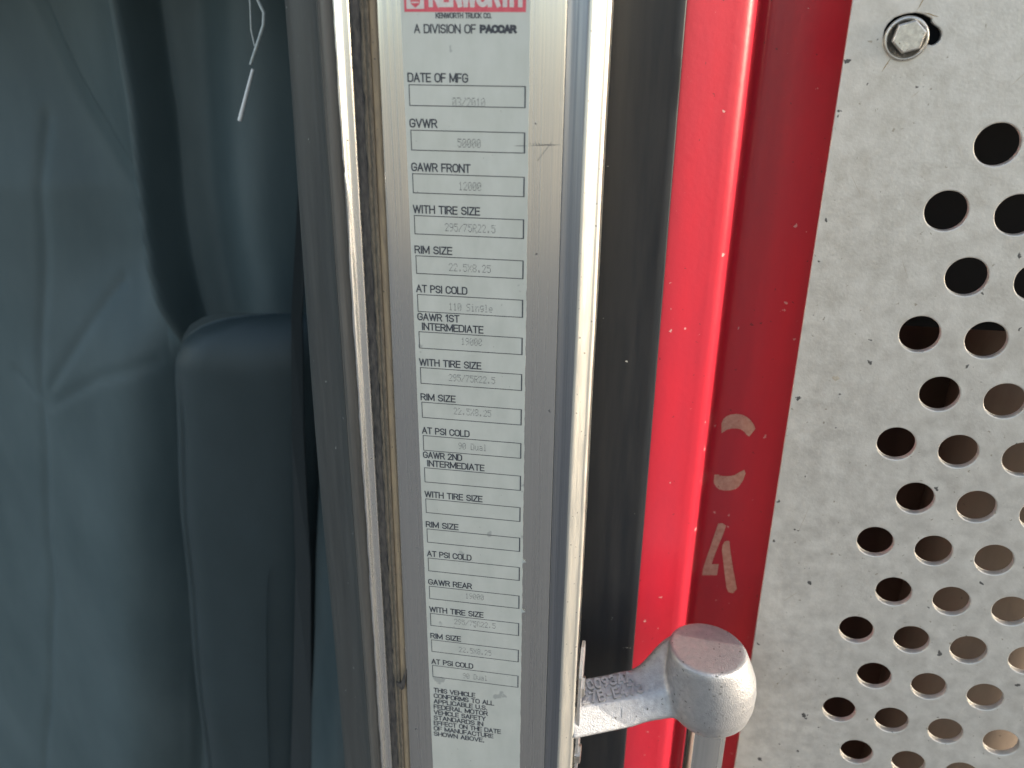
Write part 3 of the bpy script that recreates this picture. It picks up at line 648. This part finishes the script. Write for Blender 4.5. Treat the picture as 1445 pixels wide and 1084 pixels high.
SEAMS = [((-.440, -.05), (-.452, -.14)), ((-.452, -.14), (-.477, -.306)), ((-.477, -.306), (-.530, -.55)), ((-.530, -.55), (-.60, -.817)), ((-.477, -.310), (-.425, -.235)), ((-.425, -.235), (-.395, -.195)), ((-.474, -.315), (-.420, -.285)), ((-.420, -.285), (-.368, -.270)), ((-.50, -.28), (-.478, -.31))]
def seam(x, z):
    g = 0
    for (ax, az), (bx, bz) in SEAMS:
        dx, dz = bx - ax, bz - az; t = max(0, min(1, ((x - ax) * dx + (z - az) * dz) / (dx * dx + dz * dz)))
        g = max(g, math.exp(-(((x - ax - dx * t) ** 2 + (z - az - dz * t) ** 2) / .0045 ** 2)))
    return g
def cy_(x, z):
    b2 = poly(B2, z); dg = min(poly(DG, z), b2 - .014)
    low = sstep(-.16, -.30, z)                     # 0 above, 1 in the rounded lower mass
    left_y = .352 + .05 * low * (1 - math.sqrt(max(0, 1 - sstep(b2 - .075, b2, x) ** 2))) + (1 - low) * .030 * sstep(-.08, 0, x - dg + .0) * 0
    w = max(.004, b2 - dg)
    t = (x - dg) / w
    if x < dg: up = .385 - .020 * sstep(.16, 0, dg - x) * 0 + .020 * sstep(.0, .03, dg - x) * .3 - .04 * sstep(.02, .16, dg - x)
    else: up = .378 - .040 * min(1, t) ** 1.6
    y = lerp(up, left_y, low)
    y = lerp(y, lerp(.385, .425, sstep(-.10, -.40, z)), sstep(-.001, .014, x - b2)) + .012 * math.sin((x - b2) * 55) * sstep(.01, .05, x - b2)
    y += .0028 * seam(x, z) + .004 * math.sin(x * 26 + z * 5) + .0015 * math.sin(x * 70 + z * 22)
    return y
sheet('cloth', 'drape', curt, -.80, -.04, -1.2, .10, cy_, 460, 220)
seat = tag(empty('cab_seat', (-.22, .25, -.7)), 'dark slate upholstered seat back with rounded top corner, in front of the curtain', 'seat')
XL = [(-.154, -.205), (-.1555, -.216), (-.159, -.227), (-.165, -.237), (-.174, -.2445), (-.188, -.2495), (-.205, -.2525), (-.25, -.257), (-.318, -.266), (-.45, -.277), (-.613, -.288), (-.80, -.296)]
xl = lambda z: poly(XL, z)
xr = lambda z: -.135 + .12 * (z + .154)
bm = bmesh.new(); V = []
NI, NJ = 80, 140
for j in range(-1, NJ + 1):
    z = -.154 - .646 * (max(j, 0) / NJ) ** 2.0; V.append([])
    for i in range(-1, NI + 1):
        u = (1 - math.cos(math.pi * max(i, 0) / NI)) / 2; x = lerp(xl(z), xr(z), u)
        dl = min(1, (x - xl(z)) / .034); dr = min(1, (xr(z) - x) / .095); dt = min(1, (-.154 - z) / .040)
        rd = lambda t: 1 - math.sqrt(max(0, 1 - (1 - t) ** 2))
        y = .200 + .028 * rd(1 - min(1, math.hypot(1 - dl, 1 - dt))) + .030 * rd(dr) + .0012 * math.sin(z * 31 + x * 20)
        y += .0035 * math.exp(-((x - xl(z) - .013) / .0022) ** 2) * sstep(-.19, -.24, z)
        drop = 0
        if i < 0: y, drop = y + .03, .022 * (1 - min(1, max(j, 0) / 40))
        if j < 0: y, drop = y + .03, .032
        V[-1].append(bm.verts.new((x + (.004 if i < 0 else 0), y, z - .012 - drop)))
for a, b in zip(V, V[1:]):
    for i in range(NI + 1): bm.faces.new((a[i], a[i + 1], b[i + 1], b[i]))
bm_obj('bolster', bm, 'seat', seat, True)
bm = bmesh.new(); tube(bm, [(-.187, .206, -.365), (-.190, .2035, -.375), (-.196, .2025, -.42), (-.205, .2025, -.50), (-.216, .2025, -.62)], [.0001, .0005, .0008, .0008, .0008], 10); bm_obj('piping', bm, 'seat', seat, True)
strap = tag(empty('seat_belt', (-.16, .2, -.6)), 'narrow grey webbing strap hanging between the seat back and the rubber seal', 'seat belt')
bm = bmesh.new()
ss = [(-.122, -.116, .06), (-.128, -.121, -.05), (-.1450, -.1395, -.155), (-.1545, -.1475, -.25), (-.163, -.153, -.36), (-.180, -.166, -.50), (-.196, -.178, -.62), (-.21, -.186, -.8)]
F1 = [[bm.verts.new((a, .1985, z)), bm.verts.new((b, .2035, z)), bm.verts.new((b, .2050, z)), bm.verts.new((a, .2000, z))] for k, (a, b, z) in enumerate(ss)]
for a, b in zip(F1, F1[1:]):
    for k in range(4): bm.faces.new((a[k], a[(k + 1) % 4], b[(k + 1) % 4], b[k]))
bm_obj('webbing', bm, 'web', strap)
cord = tag(empty('pull_cord', (-.125, .15, 0)), 'thin pale pull cord with a bright white plastic tip hanging in front of the curtain', 'pull cord')
bm = bmesh.new(); tube(bm, [(-.126, .15, .060), (-.1225, .15, .033), (-.1195, .15, .026), (-.1205, .15, .020), (-.1265, .15, .008), (-.1300, .15, .001)], .0009, 8); bm_obj('cord', bm, 'cord', cord, True)
bm = bmesh.new(); tube(bm, [(-.128, .152, .060), (-.1275, .152, .030), (-.1285, .152, .018), (-.1275, .152, .010)], .0005, 8); bm_obj('cord', bm, 'cord', cord, True)
bm = bmesh.new(); tube(bm, [(-.1290, .15, -.0012), (-.1400, .15, -.0275)], [.0008, .0012], 10); bm_obj('tip', bm, 'tip', cord, True)
